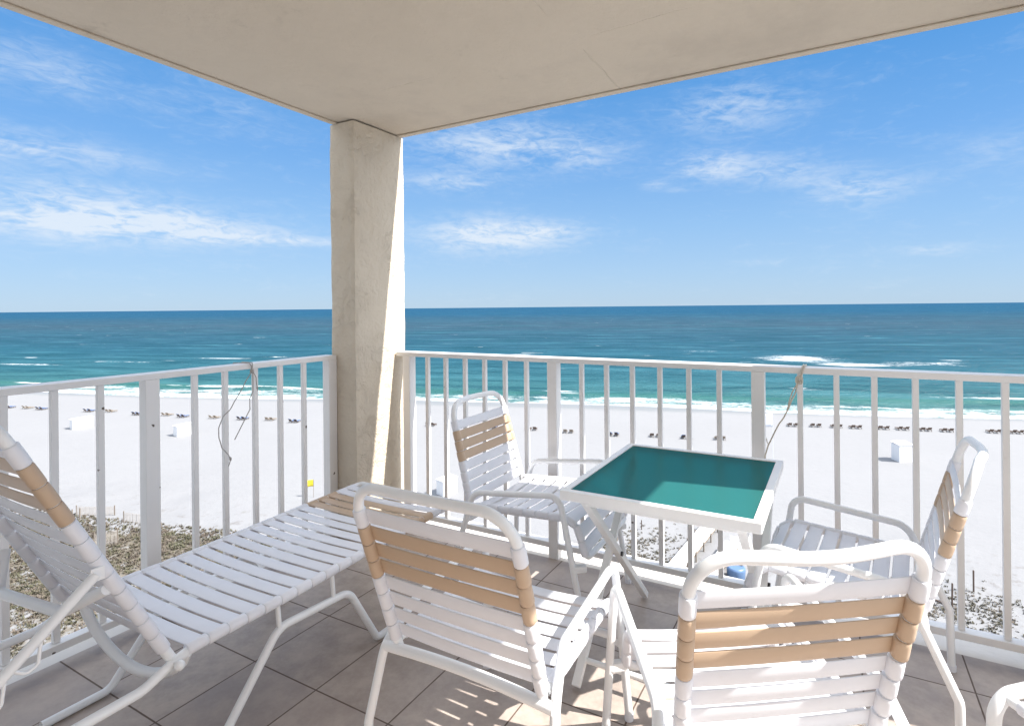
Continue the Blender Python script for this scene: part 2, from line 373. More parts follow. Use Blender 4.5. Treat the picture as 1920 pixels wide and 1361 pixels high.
RAIL = mat_rail()
STUCCO = mat_stucco('column_stucco', (0.58, 0.495, 0.385), (0.69, 0.62, 0.515), 0.75)
CEIL = mat_stucco('ceiling_paint', (0.55, 0.478, 0.38), (0.655, 0.572, 0.468), 0.6, False)
WALL = mat_stucco('wall_stucco', (0.72, 0.70, 0.66), (0.80, 0.78, 0.74), 0.4)
KERB = mat_stucco('slab_edge_paint', (0.66, 0.62, 0.57), (0.74, 0.70, 0.65), 0.25, False)
TILE = mat_tile()
WSTRAP = mat_strap('white_vinyl_strap', (0.80, 0.815, 0.87), (0.64, 0.62, 0.62))
TSTRAP = mat_strap('tan_vinyl_strap', (0.56, 0.415, 0.295), (0.45, 0.335, 0.24))
FRAME = mat_basic('white_powder_coat', (0.83, 0.845, 0.86), 0.3, 0.05, 9.0, 0.05, 0.5)
TFRAME = mat_basic('white_table_paint', (0.84, 0.84, 0.83), 0.35, 0.05, 9.0, 0.06)
TEAL = mat_glass_top()
BRASS = mat_basic('tan_bracket', (0.33, 0.25, 0.13), 0.5, 0.2, 30.0, 0.1)
BLACK = mat_basic('black_plastic', (0.02, 0.02, 0.022), 0.5, 0.2, 30.0, 0.0)
ROPE = mat_basic('weathered_cord', (0.62, 0.57, 0.49), 0.9, 0.25, 180.0, 0.5)
ROPEG = mat_basic('grey_cord', (0.40, 0.375, 0.355), 0.9, 0.25, 180.0, 0.5)
SAND = mat_sand(); SEA = mat_sea()
COVER = mat_plants('dune_plants', [(0.28, (0.058, 0.066, 0.036)), (0.42, (0.098, 0.096, 0.060)), (0.55, (0.122, 0.100, 0.082)), (0.75, (0.150, 0.128, 0.108))])
SCRUB = mat_plants('beach_scrub', [(0.25, (0.05, 0.052, 0.038)), (0.5, (0.11, 0.10, 0.075)), (0.75, (0.22, 0.175, 0.145))])
WOODD = mat_wood('dark_stained_wood', (0.050, 0.032, 0.024), (0.12, 0.08, 0.06))
WOODG = mat_wood('weathered_wood', (0.13, 0.105, 0.085), (0.26, 0.22, 0.18))
WOODT = mat_wood('tan_wood', (0.18, 0.14, 0.10), (0.27, 0.22, 0.17))
DECK = mat_wood('sandy_deck', (0.60, 0.57, 0.53), (0.74, 0.72, 0.69))
BLUEF = mat_basic('blue_canvas', (0.07, 0.14, 0.30), 0.8, 0.2, 5.0, 0.1)
BLUEP = mat_basic('blue_plastic', (0.10, 0.17, 0.30), 0.4, 0.15, 4.0, 0.05)
BOXW = mat_basic('white_box_paint', (0.76, 0.755, 0.75), 0.6, 0.06, 1.5, 0.1)
YEL = mat_basic('yellow_flag_cloth', (0.70, 0.56, 0.04), 0.8, 0.1, 5.0, 0.1)
WHITEF = mat_basic('white_flag_cloth', (0.72, 0.76, 0.82), 0.8, 0.06, 5.0, 0.1)
FENCEM = mat_wood('sand_fence_slats', (0.36, 0.32, 0.29), (0.50, 0.46, 0.42))

# ------------------------------------------------------------------ mesh helpers
class MB:
    def __init__(s): s.v = []; s.f = []; s.sm = []
    def add(s, vs, fs, smooth=False):
        o = len(s.v); s.v += [tuple(p) for p in vs]
        s.f += [tuple(i + o for i in f) for f in fs]; s.sm += [smooth] * len(fs)
        return s
    def box(s, c, d, rot=None, bev=0.0):
        """box centre c, dims d, rot = 3x3 columns; chamfered when bev > 0"""
        c = Vector(c); hx, hy, hz = d[0] / 2, d[1] / 2, d[2] / 2
        R = rot or Matrix.Identity(3)
        if bev <= 0:
            vs = [Vector((x * hx, y * hy, z * hz)) for z in (-1, 1) for y in (-1, 1) for x in (-1, 1)]
            fs = [(0, 2, 3, 1), (4, 5, 7, 6), (0, 1, 5, 4), (2, 6, 7, 3), (0, 4, 6, 2), (1, 3, 7, 5)]
        else:
            bm = bmesh.new(); bmesh.ops.create_cube(bm, size=1.0)
            for q in bm.verts: q.co = Vector((q.co.x * d[0], q.co.y * d[1], q.co.z * d[2]))
            bmesh.ops.bevel(bm, geom=list(bm.edges), offset=bev, segments=2, affect='EDGES', profile=0.6)
            bm.verts.index_update()
            vs = [q.co.copy() for q in bm.verts]; fs = [tuple(q.index for q in f.verts) for f in bm.faces]
            bm.free()
        return s.add([c + R @ q for q in vs], fs)
    def bar(s, a, b, wd, ht, upv=(0, 0, 1), bev=0.0):
        a = Vector(a); b = Vector(b); x = (b - a).normalized(); z = Vector(upv)
        y = z.cross(x)
        if y.length < 1e-5: y = Vector((0, 1, 0)).cross(x)
        y.normalize(); z = x.cross(y)
        return s.box((a + b) / 2, ((b - a).length, wd, ht), Matrix((x, y, z)).transposed(), bev)
    def tube(s, pts, r, seg=14, caps=True, radii=None):
        pts = [Vector(p) for p in pts]; n = len(pts)
        tg = []
        for i in range(n):
            a = pts[max(i - 1, 0)]; b = pts[min(i + 1, n - 1)]
            tg.append((b - a).normalized())
        nv = Vector((0, 0, 1)) if abs(tg[0].z) < 0.9 else Vector((1, 0, 0))
        nv = (nv - tg[0] * nv.dot(tg[0])).normalized()
        vs = []; fs = []
        for i in range(n):
            nv = (nv - tg[i] * nv.dot(tg[i])).normalized(); bn = tg[i].cross(nv)
            rr = radii[i] if radii else r
            for k in range(seg):
                a = 2 * PI * k / seg
                vs.append(pts[i] + (nv * math.cos(a) + bn * math.sin(a)) * rr)
        for i in range(n - 1):
            for k in range(seg):
                k2 = (k + 1) % seg
                fs.append((i * seg + k, i * seg + k2, (i + 1) * seg + k2, (i + 1) * seg + k))
        s.add(vs, fs, True)
        if caps:
            for i in (0, n - 1):
                ring = vs[i * seg:(i + 1) * seg]
                s.add(ring, [tuple(range(seg))[::-1] if i == 0 else tuple(range(seg))])
        return s
    def ball(s, c, r, seg=12, sc=(1, 1, 1)):
        c = Vector(c); vs = []; fs = []
        for i in range(seg // 2 + 1):
            th = PI * i / (seg // 2)
            for k in range(seg):
                a = 2 * PI * k / seg
                vs.append(c + Vector((math.sin(th) * math.cos(a) * sc[0], math.sin(th) * math.sin(a) * sc[1], math.cos(th) * sc[2])) * r)
        for i in range(seg // 2):
            for k in range(seg):
                fs.append((i * seg + k, i * seg + (k + 1) % seg, (i + 1) * seg + (k + 1) % seg, (i + 1) * seg + k))
        return s.add(vs, fs, True)
    def obj(s, name, mat, parent=None):
        me = bpy.data.meshes.new(name); me.from_pydata(s.v, [], s.f); me.update()
        for p, q in zip(me.polygons, s.sm): p.use_smooth = q
        bm = bmesh.new(); bm.from_mesh(me); bmesh.ops.recalc_face_normals(bm, faces=bm.faces); bm.to_mesh(me); bm.free()
        me.materials.append(mat)
        o = bpy.data.objects.new(name, me); COL.objects.link(o)
        if parent: o.parent = parent
        return o

def fillet(pts, rad, n=7):
    """round the inner corners of a polyline; rad is one number or one per inner corner"""
    pts = [Vector(p) for p in pts]; out = [pts[0]]
    for i in range(1, len(pts) - 1):
        r = rad[i - 1] if isinstance(rad, (list, tuple)) else rad
        a, b, c = pts[i - 1], pts[i], pts[i + 1]
        d1 = (a - b); d2 = (c - b); l1, l2 = d1.length, d2.length
        d1.normalize(); d2.normalize()
        ang = d1.angle(d2)
        if ang > PI - 0.02 or r <= 0: out.append(b); continue
        rl = rad if isinstance(rad, (list, tuple)) else [rad] * (len(pts) - 2)
        k1 = 0.49 if i >= 2 and rl[i - 2] > 0 else 0.95
        k2 = 0.49 if i < len(pts) - 2 and rl[i] > 0 else 0.95
        tl = min(r / math.tan(ang / 2), l1 * k1, l2 * k2)
        r = tl * math.tan(ang / 2)
        bis = (d1 + d2).normalized(); cen = b + bis * (r / math.sin(ang / 2))
        p0 = b + d1 * tl; p1 = b + d2 * tl
        v0 = p0 - cen; v1 = p1 - cen; tot = v0.angle(v1); axis = v0.cross(v1).normalized()
        for k in range(n + 1): out.append(cen + Matrix.Rotation(tot * k / n, 3, axis) @ v0)
    out.append(pts[-1])
    return out

def resample(pts, step):
    out = [Vector(pts[0])]
    for a, b in zip(pts[:-1], pts[1:]):
        a = Vector(a); b = Vector(b); L = (b - a).length; k = max(1, int(L / step))
        out += [a.lerp(b, (i + 1) / k) for i in range(k)]
    return out

def at_len(pts, s):
    for a, b in zip(pts[:-1], pts[1:]):
        L = (b - a).length
        if s <= L or b is pts[-1]:
            return a.lerp(b, s / L), (b - a).normalized()
        s -= L

def plen(pts): return sum((b - a).length for a, b in zip(pts[:-1], pts[1:]))

def strap_mesh(A, B, ta, nrm, wd, r, sag, ends=True, slv=1.0):
    """a vinyl strap laced between tube points A and B (tube direction ta), with the sleeves it forms round both tubes"""
    mb = MB(); nrm = nrm.normalized(); ta = ta.normalized(); th = 0.0016
    n = 14; vs = []; fs = []
    prof = [(-wd / 2, 0), (-wd / 2 + .003, th), (0, th * 1.2), (wd / 2 - .003, th), (wd / 2, 0), (wd / 2 - .003, -th), (0, -th * 1.2), (-wd / 2 + .003, -th)]
    k = len(prof)
    for i in range(n + 1):
        t = i / n; c = A.lerp(B, t) + nrm * (r * 0.72 - sag * 4 * t * (1 - t))
        for (a, h) in prof: vs.append(c + ta * a + nrm * h)
    for i in range(n):
        for j in range(k):
            fs.append((i * k + j, i * k + (j + 1) % k, (i + 1) * k + (j + 1) % k, (i + 1) * k + j))
    mb.add(vs, fs, True)
    for P in (A, B):
        h = wd * slv / 2
        mb.tube([P - ta * h, P - ta * h * .93, P - ta * h * .5, P, P + ta * h * .5, P + ta * h * .93, P + ta * h], r, 16, True,
                [r + .0026, r + .0040, r + .0044, r + .0045, r + .0044, r + .0040, r + .0026])
    return mb

def tag(o, label=None, cat=None, group=None, kind=None):
    if label: o['label'] = label
    if cat: o['category'] = cat
    if group: o['group'] = group
    if kind: o['kind'] = kind
    return o
def thing(name, label, cat, loc=(0, 0, 0), rz=0.0, group=None):
    o = bpy.data.objects.new(name, None); COL.objects.link(o)
    o.location = loc; o.rotation_euler = (0, 0, rz); o.empty_display_size = 0.2
    return tag(o, label, cat, group)
def struct(o): o['kind'] = 'structure'; return o

# ================================================================== SETTING
GZ = -20.0            # sand level seen from the balcony
def offshore(x, y): return -0.287 * x + 0.958 * y
def sand_z(x, y):
    q = offshore(x, y)
    z = GZ
    if q > 98: z -= 0.30 * (q - 98) / 15.5
    z += 0.10 * mnoise.noise(Vector((x * .03, y * .03, 3.3))) * (1 if q > 50 else 1.5)
    if q < 62:
        k = min(1, (62 - q) / 18)
        z += k * (0.35 * mnoise.noise(Vector((x * .11, y * .11, .7))) + 0.16 * mnoise.noise(Vector((x * .35, y * .35, 5.1))))
    return z
def ground(name, us, qs, fz, mat):
    """grid laid along the shore: u runs along the beach, q out to sea"""
    mb = MB(); vs = []; fs = []
    for q in qs:
        for u in us:
            x = 0.958 * u - 0.287 * q; y = 0.287 * u + 0.958 * q
            vs.append((x, y, fz(x, y)))
    nu = len(us)
    for j in range(len(qs) - 1):
        for i in range(nu - 1):
            fs.append((j * nu + i, j * nu + i + 1, (j + 1) * nu + i + 1, (j + 1) * nu + i))
    mb.add(vs, fs, True)
    return struct(mb.obj(name, mat))
def spread(lo, hi, step, far, grow=1.35):
    a = []; x = lo
    while x < hi: a.append(x); x += step
    a.append(hi)
    d = step; l = lo; h = hi; pre = []; post = []
    while h < far:
        d *= grow; l -= d; h += d; pre.insert(0, l); post.append(h)
    return pre + a + post
us = spread(-90, 50, 0.9, 900)
qs = [-140, -90, -60, -40, -25, -12, -4] + [i * 0.8 for i in range(0, 95)] + [76 + i * 1.6 for i in range(1, 40)]
ground('sand', us, qs, sand_z, SAND)
def sea_z(x, y):
    q = offshore(x, y); u = .958 * x + .287 * y
    if q > 900: return -20.3
    k = max(0.0, min(1.0, (q - 112) / 40)) * max(0.0, 1 - q / 900)
    ph = q / 11.0 + 2.6 * mnoise.noise(Vector((u * .012, q * .02, 1.0))) + .5 * mnoise.noise(Vector((u * .05, q * .05, 2.0)))
    sw = math.sin(ph * 1.55); sw = (0.5 + 0.5 * sw) ** 2.2
    amp = 0.55 * (0.35 + mnoise.noise(Vector((u * .016, q * .03, 9.0))) * .7 + .35)
    z = k * amp * (sw - .35)
    # the shore break that stands up just before the wash
    z += 0.55 * math.exp(-((q - 127.5 - 5 * mnoise.noise(Vector((u * .02, 0, 4.)))) / 2.6) ** 2) * max(0, .5 + mnoise.noise(Vector((u * .025, 1., 6.))))
    return -20.3 + z
qs = [96 + i * 0.8 for i in range(0, 200)]
d = 0.8
while qs[-1] < 120000: d *= 1.06; qs.append(qs[-1] + d)
ground('sea', spread(-330, 160, 3.0, 150000, 1.22), qs, sea_z, SEA)

# ---- the balcony shell
CZ = 2.4955
mb = MB(); mb.box((1.835, -1.65, -0.10), (3.75, 3.3, 0.20)); struct(mb.obj('floor', TILE))
mb = MB(); mb.box((1.775, 0.0655, -0.106), (3.87, 0.131, 0.20), None, .006); mb.box((-0.101, -1.65, -0.106), (0.118, 3.3, 0.20), None, .006)
struct(mb.obj('kerb_strip', KERB))
mb = MB()
X0, X1, Y0, Y1 = -0.0236, 3.70, -3.2, 0.080
mb.box(((X0 + X1) / 2, (Y0 + Y1) / 2, CZ + 0.13), (X1 - X0, Y1 - Y0, 0.24))
mb.box(((X0 + X1) / 2, Y1 - 0.021, CZ + .005), (X1 - X0, 0.042, 0.008), None, .003)           # drip lip along the two open edges
mb.box((X0 + 0.021, (Y0 + Y1 - .044) / 2, CZ + .005), (0.042, Y1 - Y0 - .044, 0.008), None, .003)
struct(mb.obj('ceiling', CEIL))
mb = MB(); mb.box((3.0, -3.36, -7.0), (22.0, 0.30, 26.0)); struct(mb.obj('wall', WALL))
mb = MB(); mb.box((3.64, -0.075, 1.247), (0.12, 0.63, 2.49)); struct(mb.obj('end_wall', WALL))

# ---- corner column, a little out of true like hand-trowelled stucco
mb = MB(); vs = []; fs = []
cx0, cx1, cy0, cy1 = -0.049, 0.156, -0.322, 0.098
ring = []
NS = 7
for i in range(NS): ring.append((cx0 + (cx1 - cx0) * i / NS, cy0))
for i in range(NS * 2): ring.append((cx1, cy0 + (cy1 - cy0) * i / (NS * 2)))
for i in range(NS): ring.append((cx1 - (cx1 - cx0) * i / NS, cy1))
for i in range(NS * 2): ring.append((cx0, cy1 - (cy1 - cy0) * i / (NS * 2)))
K = len(ring); NZ = 64
for j in range(NZ + 1):
    z = CZ * j / NZ
    for (x, y) in ring:
        n = mnoise.noise(Vector((x * 9, y * 9, z * 7))) * .0045 + mnoise.noise(Vector((x * 25, y * 25, z * 22))) * .0022
        dx = x - (cx0 + cx1) / 2; dy = y - (cy0 + cy1) / 2
        L = math.hypot(dx, dy); corner = 0.004 if (abs(abs(dx) - (cx1 - cx0) / 2) < 1e-4 and abs(abs(dy) - (cy1 - cy0) / 2) < 1e-4) else 0
        vs.append((x + dx / L * (n - corner), y + dy / L * (n - corner), z))
for j in range(NZ):
    for i in range(K):
        fs.append((j * K + i, j * K + (i + 1) % K, (j + 1) * K + (i + 1) % K, (j + 1) * K + i))
mb.add(vs, fs)
tag(mb.obj('column', STUCCO), 'thick beige stucco column holding up the balcony ceiling at the corner', 'column')

# ---- railings
RB, RT = 1.0713, 1.0985
def square(mb, x, y, z0, z1, s): mb.box((x, y, (z0 + z1) / 2), (s, s, z1 - z0), None, .0018)
t = thing('railing', 'long white metal railing running right from the column behind the table and chairs', 'railing', (1.9, .03, 0))
T = Vector((1.9, .03, 0))
def rel(mb, o=None):
    o = o or T
    mb.v = [tuple(Vector(p) - o) for p in mb.v]; return mb
mb = MB(); mb.box(((.168 + 3.575) / 2, 0.045, (RB + RT) / 2), (3.575 - .168, 0.09, RT - RB), None, .004); rel(mb).obj('top_rail', RAIL, t)
POSTX = [.252, 1.299, 2.361, 3.42]
mb = MB()
for a, b in zip([.16] + [p + .0285 for p in POSTX], [p - .0285 for p in POSTX] + [3.575]):
    mb.box(((a + b) / 2, .029, .070), (b - a, .05, .030), None, .003)
rel(mb).obj('bottom_rail', RAIL, t)
for x in POSTX:
    mb = MB(); square(mb, x, .0275, -.004, RB, .056); rel(mb).obj('post', RAIL, t)
for x in [.403, .547, .693, .837, .979, 1.123, 1.468, 1.610, 1.754, 1.897, 2.043, 2.187, 2.536, 2.678, 2.822, 2.966, 3.109, 3.251]:
    mb = MB(); square(mb, x + random.uniform(-.002, .002), .031, .086, RB, .0228); rel(mb).obj('baluster', RAIL, t)

t = thing('railing', 'shorter white metal railing on the left beyond the chaise lounge, ending at the column', 'railing', (-.03, -1.8, 0))
T = Vector((-.03, -1.8, 0))
mb = MB(); mb.box((-.045, (-3.2 - .326) / 2, (RB + RT) / 2), (.09, 3.2 - .326, RT - RB), None, .004); rel(mb).obj('top_rail', RAIL, t)
POSTY = [-.353, -1.3215, -2.30, -3.17]
mb = MB()
for a, b in zip([-.326] + [p - .0285 for p in POSTY], [p + .0285 for p in POSTY] + [-3.2]):
    mb.box((-.029, (a + b) / 2, .070), (.05, abs(a - b), .030), None, .003)
rel(mb).obj('bottom_rail', RAIL, t)
for y in POSTY:
    mb = MB(); square(mb, -.0285, y, -.004, RB, .056); rel(mb).obj('post', RAIL, t)
for y in [-.533, -.681, -.829, -.983, -1.131, -1.503, -1.653, -1.799, -1.95, -2.10, -2.45, -2.60, -2.75, -2.9, -3.05]:
    mb = MB(); square(mb, -.031, y + random.uniform(-.002, .002), .086, RB, .0228); rel(mb).obj('baluster', RAIL, t)

# ================================================================== STRAP CHAIRS
TR = 0.0139
def strap_chair(P, loc, th, label, bent=False):
    """P: measured frame points of one chair; y forward, x right, seen in its own frame"""
    t = thing('strap_chair', label, 'chair', (loc[0], loc[1], 0), th - PI / 2, 'white strap chairs round the table')
    bow = P['bow']
    tl = Vector((-P['wt'], P['ybt'], P['zbt'])); bl = Vector((-P['wb'], P['ybb'], P['zbb']))
    mir = lambda v: Vector((-v.x, v.y, v.z))
    tr, br = mir(tl), mir(bl)
    dirn = (tl - bl).normalized()
    topl = tl + dirn * (P['zcor'] - P['zbt']) / dirn.z
    topr = mir(topl)
    n = 10
    mid = [topl.lerp(topr, .2 + .6 * k / n) + Vector((0, -bow * math.sin(PI * (.2 + .6 * k / n)) ** 2, 0)) for k in range(0, n + 1)]; n = len(mid) + 1
    endl = bl - dirn * .035; endr = mir(endl)
    path = fillet([endl, topl] + mid + [topr, endr], [.090] + [0] * (n - 1) + [.090], 9)
    MB().tube(path, TR, 16).obj('back_frame', FRAME, t)
    # seat frame
    sw = P['wb'] + .004
    s0 = Vector((-sw, P['ybb'] + .015, P['zbb'] - .004)); s1 = Vector((-sw, P['yff'] - .055, P['zbb'] + .022)); s2 = Vector((-sw, P['yff'] - .005, P['zbb'] - .135))
    side = fillet([s0, s1, s2], .085, 9)
    sp = fillet([s0, s1, s2, mir(s2), mir(s1), mir(s0)], [.085, .035, .035, .085], 8)
    MB().tube(sp, TR * .93, 14).obj('seat_frame', FRAME, t)
    # arms: rear leg, arm rest, front leg in one bent tube
    def rear_at(z):
        a = Vector((P['wrk'], P['yrk'], P['zrk'])); b = Vector((P['wa'], P['yar'], P['zar']))
        return a.lerp(b, (z - a.z) / (b.z - a.z))
    for sgn in (-1, 1):
        pts = [Vector((sgn * P['wrk'], P['yrk'] - .004, .012)), Vector((sgn * P['wrk'], P['yrk'], P['zrk'])), Vector((sgn * P['wc'], P['yc'], P['zc'])), Vector((sgn * P['wa'], P['yar'], P['zar'] + .004)),
               Vector((sgn * P['wa'], P['yaf'], P['zaf'] + .004)), Vector((sgn * P['wff'], P['yff'], .012))]
        if not bent: pts[2] = pts[1].lerp(pts[3], .5)
        a = MB().tube(fillet(pts, [.05, .12 if bent else 0, .07, .055], 8), TR * .95, 14).obj('arm_frame', FRAME, t)
        for q in (pts[0], pts[-1]):
            MB().tube([(q.x, q.y, 0.0005), (q.x, q.y, .022)], TR * 1.08, 12).obj('foot_cap', WSTRAP, a)
        # stub plate that ties the seat to the front leg
        fl = pts[4].lerp(pts[5], .52)
        MB().bar((sgn * (sw - .004), P['yff'] - .008, fl.z), (fl.x, fl.y, fl.z), .028, .028, (0, 0, 1), .006).obj('leg_bracket', FRAME, t)
    zc = P['zbb'] + .004
    cr = Vector((P['wc'], P['yc'] - .002, P['zc'] - .006)) if bent else rear_at(P['zc'] - .02)
    cl = mir(cr)
    MB().tube([cl.lerp(cr, k / 10) + Vector((0, .012 * math.sin(PI * k / 10), .004 * math.sin(PI * k / 10))) for k in range(11)], TR * 1.12, 14).obj('cross_bar', FRAME, t)
    # back straps, top to bottom: white, three tan, four white
    N = 8; a0 = tl - dirn * .004; L = (a0 - bl).length - .006; pitch = L / N
    nrm = Vector((0, dirn.z, -dirn.y))
    for k in range(N):
        s = (k + .5) * pitch
        A = a0 - dirn * s; A.x = tl.x + (bl.x - tl.x) * s / L
        strap_mesh(A, mir(A), dirn, nrm, pitch * .87, TR, .002 + random.uniform(0, .003), True, 1.10).obj('strap', TSTRAP if k in (1, 2, 3) else WSTRAP, t)
    # seat straps, following the waterfall front
    SL = plen(side); M_ = 10; pitch = (SL - .03) / M_
    for k in range(M_):
        A, tg = at_len(side, .018 + (k + .5) * pitch)
        nr = Vector((0, -tg.z, tg.y))
        strap_mesh(A, mir(A), tg, nr, pitch * .86, TR * .93, .010 + random.uniform(0, .006), True, 1.12).obj('strap', WSTRAP, t)
    return t

KEYS = ['wt', 'wb', 'ybt', 'zbt', 'zcor', 'ybb', 'zbb', 'bow', 'wc', 'yc', 'zc', 'wa', 'yaf', 'zaf', 'yar', 'zar', 'wff', 'yff', 'wrk', 'yrk', 'zrk']
CH = [
 ([0.2191, 0.2348, -0.1937, 0.843, 0.9164, -0.0927, 0.4614, 0.03, 0.2919, -0.1084, 0.426, 0.2796, 0.3924, 0.5818, -0.0434, 0.5332, 0.2632, 0.5023, 0.278, -0.1514, 0.2182], (1.253, -0.3289), 0.0115,
  'strap chair with its back against the far railing, left of the table, facing right'),
 ([0.2575, 0.2452, -0.2117, 0.8304, 0.9010, -0.0823, 0.402, 0.006, 0.2863, -0.0887, 0.3828, 0.2565, 0.3892, 0.5312, 0.0138, 0.4712, 0.2866, 0.4324, 0.3036, -0.1395, 0.1758], (1.7703, -1.3382), 1.5656,
  'strap chair seen from behind in the middle foreground, right beside the chaise lounge'),
 ([0.2555, 0.2338, -0.1685, 0.804, 0.8840, -0.0455, 0.3872, 0.036, 0.3080, -0.1000, 0.388, 0.2755, 0.4201, 0.5283, -0.0211, 0.4676, 0.3055, 0.4452, 0.3400, -0.1947, 0.1993], (2.5344, -1.2527), 2.1635,
  'nearest strap chair, back turned in the right foreground with sun and shade across it'),
 ([0.239, 0.2244, -0.1806, 0.8034, 0.8957, -0.0725, 0.4376, 0.03, 0.2916, -0.1113, 0.4268, 0.2754, 0.3831, 0.5473, -0.0254, 0.513, 0.2808, 0.4696, 0.2832, -0.1579, 0.2245], (2.8614, -0.3939), 3.0331,
  'strap chair at the right end of the table by the railing, seen from its side'),
]
for vals, loc, th, label in CH:
    strap_chair(dict(zip(KEYS, vals)), loc, th, label, 'middle' in label)

# ---- foot stool, only its corner is in the picture
ang = math.atan2(.66, .75)
t = thing('footstool', 'white strap footstool whose corner shows at the bottom right', 'footstool', (3.02, -.925, 0), ang)
FW, FD, FH = .46, .42, .400
for x in (0, ):
    pass
MB().tube(fillet([(0, 0, .01), (0, 0, FH), (FW, 0, FH), (FW, 0, .01)], .06, 9), TR * 1.15, 16).obj('leg_frame', FRAME, t)
MB().tube(fillet([(0, -FD, .01), (0, -FD, FH), (FW, -FD, FH), (FW, -FD, .01)], .06, 9), TR * 1.15, 16).obj('leg_frame', FRAME, t)
for x in (.034, FW - .034):
    MB().tube([(x, -.004, FH - .006), (x, -FD + .004, FH - .006)], TR * .9, 14).obj('side_rail', FRAME, t)
N = 6
for k in range(N):
    y = -.036 - (FD - .072) * (k + .5) / N
    strap_mesh(Vector((.034, y, FH - .006)), Vector((FW - .034, y, FH - .006)), Vector((0, 1, 0)), Vector((0, 0, 1)), .050, TR * .9, .006, True, 1.08).obj('strap', WSTRAP, t)

# ================================================================== CHAISE LOUNGE
NX, FX, BZ = .985, .352, .388
t = thing('chaise_lounge', 'white strap chaise lounge with tan bands and raised backrest by the left railing', 'chaise lounge', (.668, -1.2, 0))
T = Vector((.668, -1.2, 0))
HINGE = -1.748; FOOT = -.475
for X in (NX, FX):
    side = fillet([(X, -.50, BZ + .022), (X, -1.40, BZ - .004), (X, -1.72, BZ - .008), (X, -1.83, .332), (X, -2.50, .322), (X, -2.62, .24), (X, -2.66, .012)], [.3, .3, .10, .10, .08, .06], 7)
    rel(MB().tube(side, TR, 16)).obj('side_rail', FRAME, t)
    leg = fillet([(X, -.915, .014), (X, -.975, .014), (X, -1.120, .272), (X, -1.420, .290), (X, -1.640, .014), (X, -1.83, .014)], [.03, .07, .07, .05], 8)
    lg = rel(MB().tube(leg, TR, 16)).obj('leg', FRAME, t)
    for y in (-1.20, -1.425):
        rel(MB().tube([(X, y, BZ - .004), (X, y + .008, .285)], .0085, 10)).obj('leg_strut', FRAME, t)
rel(MB().tube(fillet([(NX, -.52, BZ + .022), (NX, FOOT, BZ + .026), (FX, FOOT, BZ + .026), (FX, -.52, BZ + .022)], .03, 8), TR, 16)).obj('foot_bar', FRAME, t)
rel(MB().tube([(NX + (FX - NX) * k / 28, -1.715, .374 - .136 * math.sin(PI * k / 28) ** .62) for k in range(29)], TR * 1.1, 16)).obj('cross_bar', FRAME, t)
rel(MB().tube([(NX - .3, -2.66, .014), (NX, -2.66, .014)], TR, 12)).obj('rear_foot_bar', FRAME, t)
# hinge pins
for X, s in ((NX, 1), (FX, -1)):
    rel(MB().tube([(X - s * .03, -1.752, BZ - .022), (X + s * .026, -1.752, BZ - .022)], .007, 10).ball((X + s * .032, -1.752, BZ - .022), .0145)).obj('hinge_pin', FRAME, t)
# back frame
bd = Vector((0, -.345, .700)).normalized()
hb = Vector((NX - .012, -1.760, BZ + .002)); hf = Vector((FX + .012, -1.760, BZ + .002)); BL = .83
tn = hb + bd * BL; tf = hf + bd * BL
nn = 8
mid = [tn.lerp(tf, k / nn) + Vector((0, -.02 * math.sin(PI * k / nn), -.01 * math.sin(PI * k / nn))) for k in range(1, nn)]
bkf = rel(MB().tube(fillet([hb - bd * .02, tn] + mid + [tf, hf - bd * .02], [.075] + [0] * (nn - 1) + [.075], 9), TR, 16)).obj('back_frame', FRAME, t)
nb = Vector((0, bd.z, -bd.y)); N = 12; pitch = .0610
for k in range(N):
    s = .022 + (k + .5) * pitch
    rel(strap_mesh(hb + bd * s, hf + bd * s, bd, nb, pitch * .87, TR, .004 + random.uniform(0, .004), True, 1.10)).obj('strap', TSTRAP if k in (8, 9, 10) else WSTRAP, t)
# bed straps
N = 20; pitch = (-.515 - HINGE - .03) / N
for k in range(N):
    y = HINGE + .03 + (k + .5) * pitch
    z = BZ - .006 + max(0, (y + 1.4)) * .029
    sw = Vector((0, 1, .028)).normalized()
    rel(strap_mesh(Vector((NX, y, z)), Vector((FX, y, z)), sw, Vector((0, -.028, 1)), pitch * .86, TR, .005 + random.uniform(0, .006), True, 1.10)).obj('strap', TSTRAP if k in (15, 16, 17) else WSTRAP, t)
# brace and props behind the back
rel(MB().tube(fillet([(NX - .01, -1.905, .645), (NX - .16, -1.945, .565), (FX + .05, -1.945, .520), (FX + .004, -1.915, .630)], [.06, .03], 8), TR * 1.05, 16)).obj('back_brace', FRAME, t)
for X in (NX + .006, FX - .006):
    p = rel(MB().tube([(X, -1.935, .700), (X, -2.115, .540), (X, -2.395, .300)], .0125, 14)).obj('prop', FRAME, t)
    for (y, z) in ((-2.045, .588), (-2.110, .530), (-2.20, .452)):
        rel(MB().tube(fillet([(X, y, z), (X, y - .006, z - .052), (X, y - .028, z - .060), (X, y - .052, z - .040)], .014, 5), .0042, 8)).obj('notch_hook', FRAME, p)
    rel(MB().box((X, -1.932, .700), (.006, .030, .034), None, .002)).obj('prop_plate', FRAME, p)

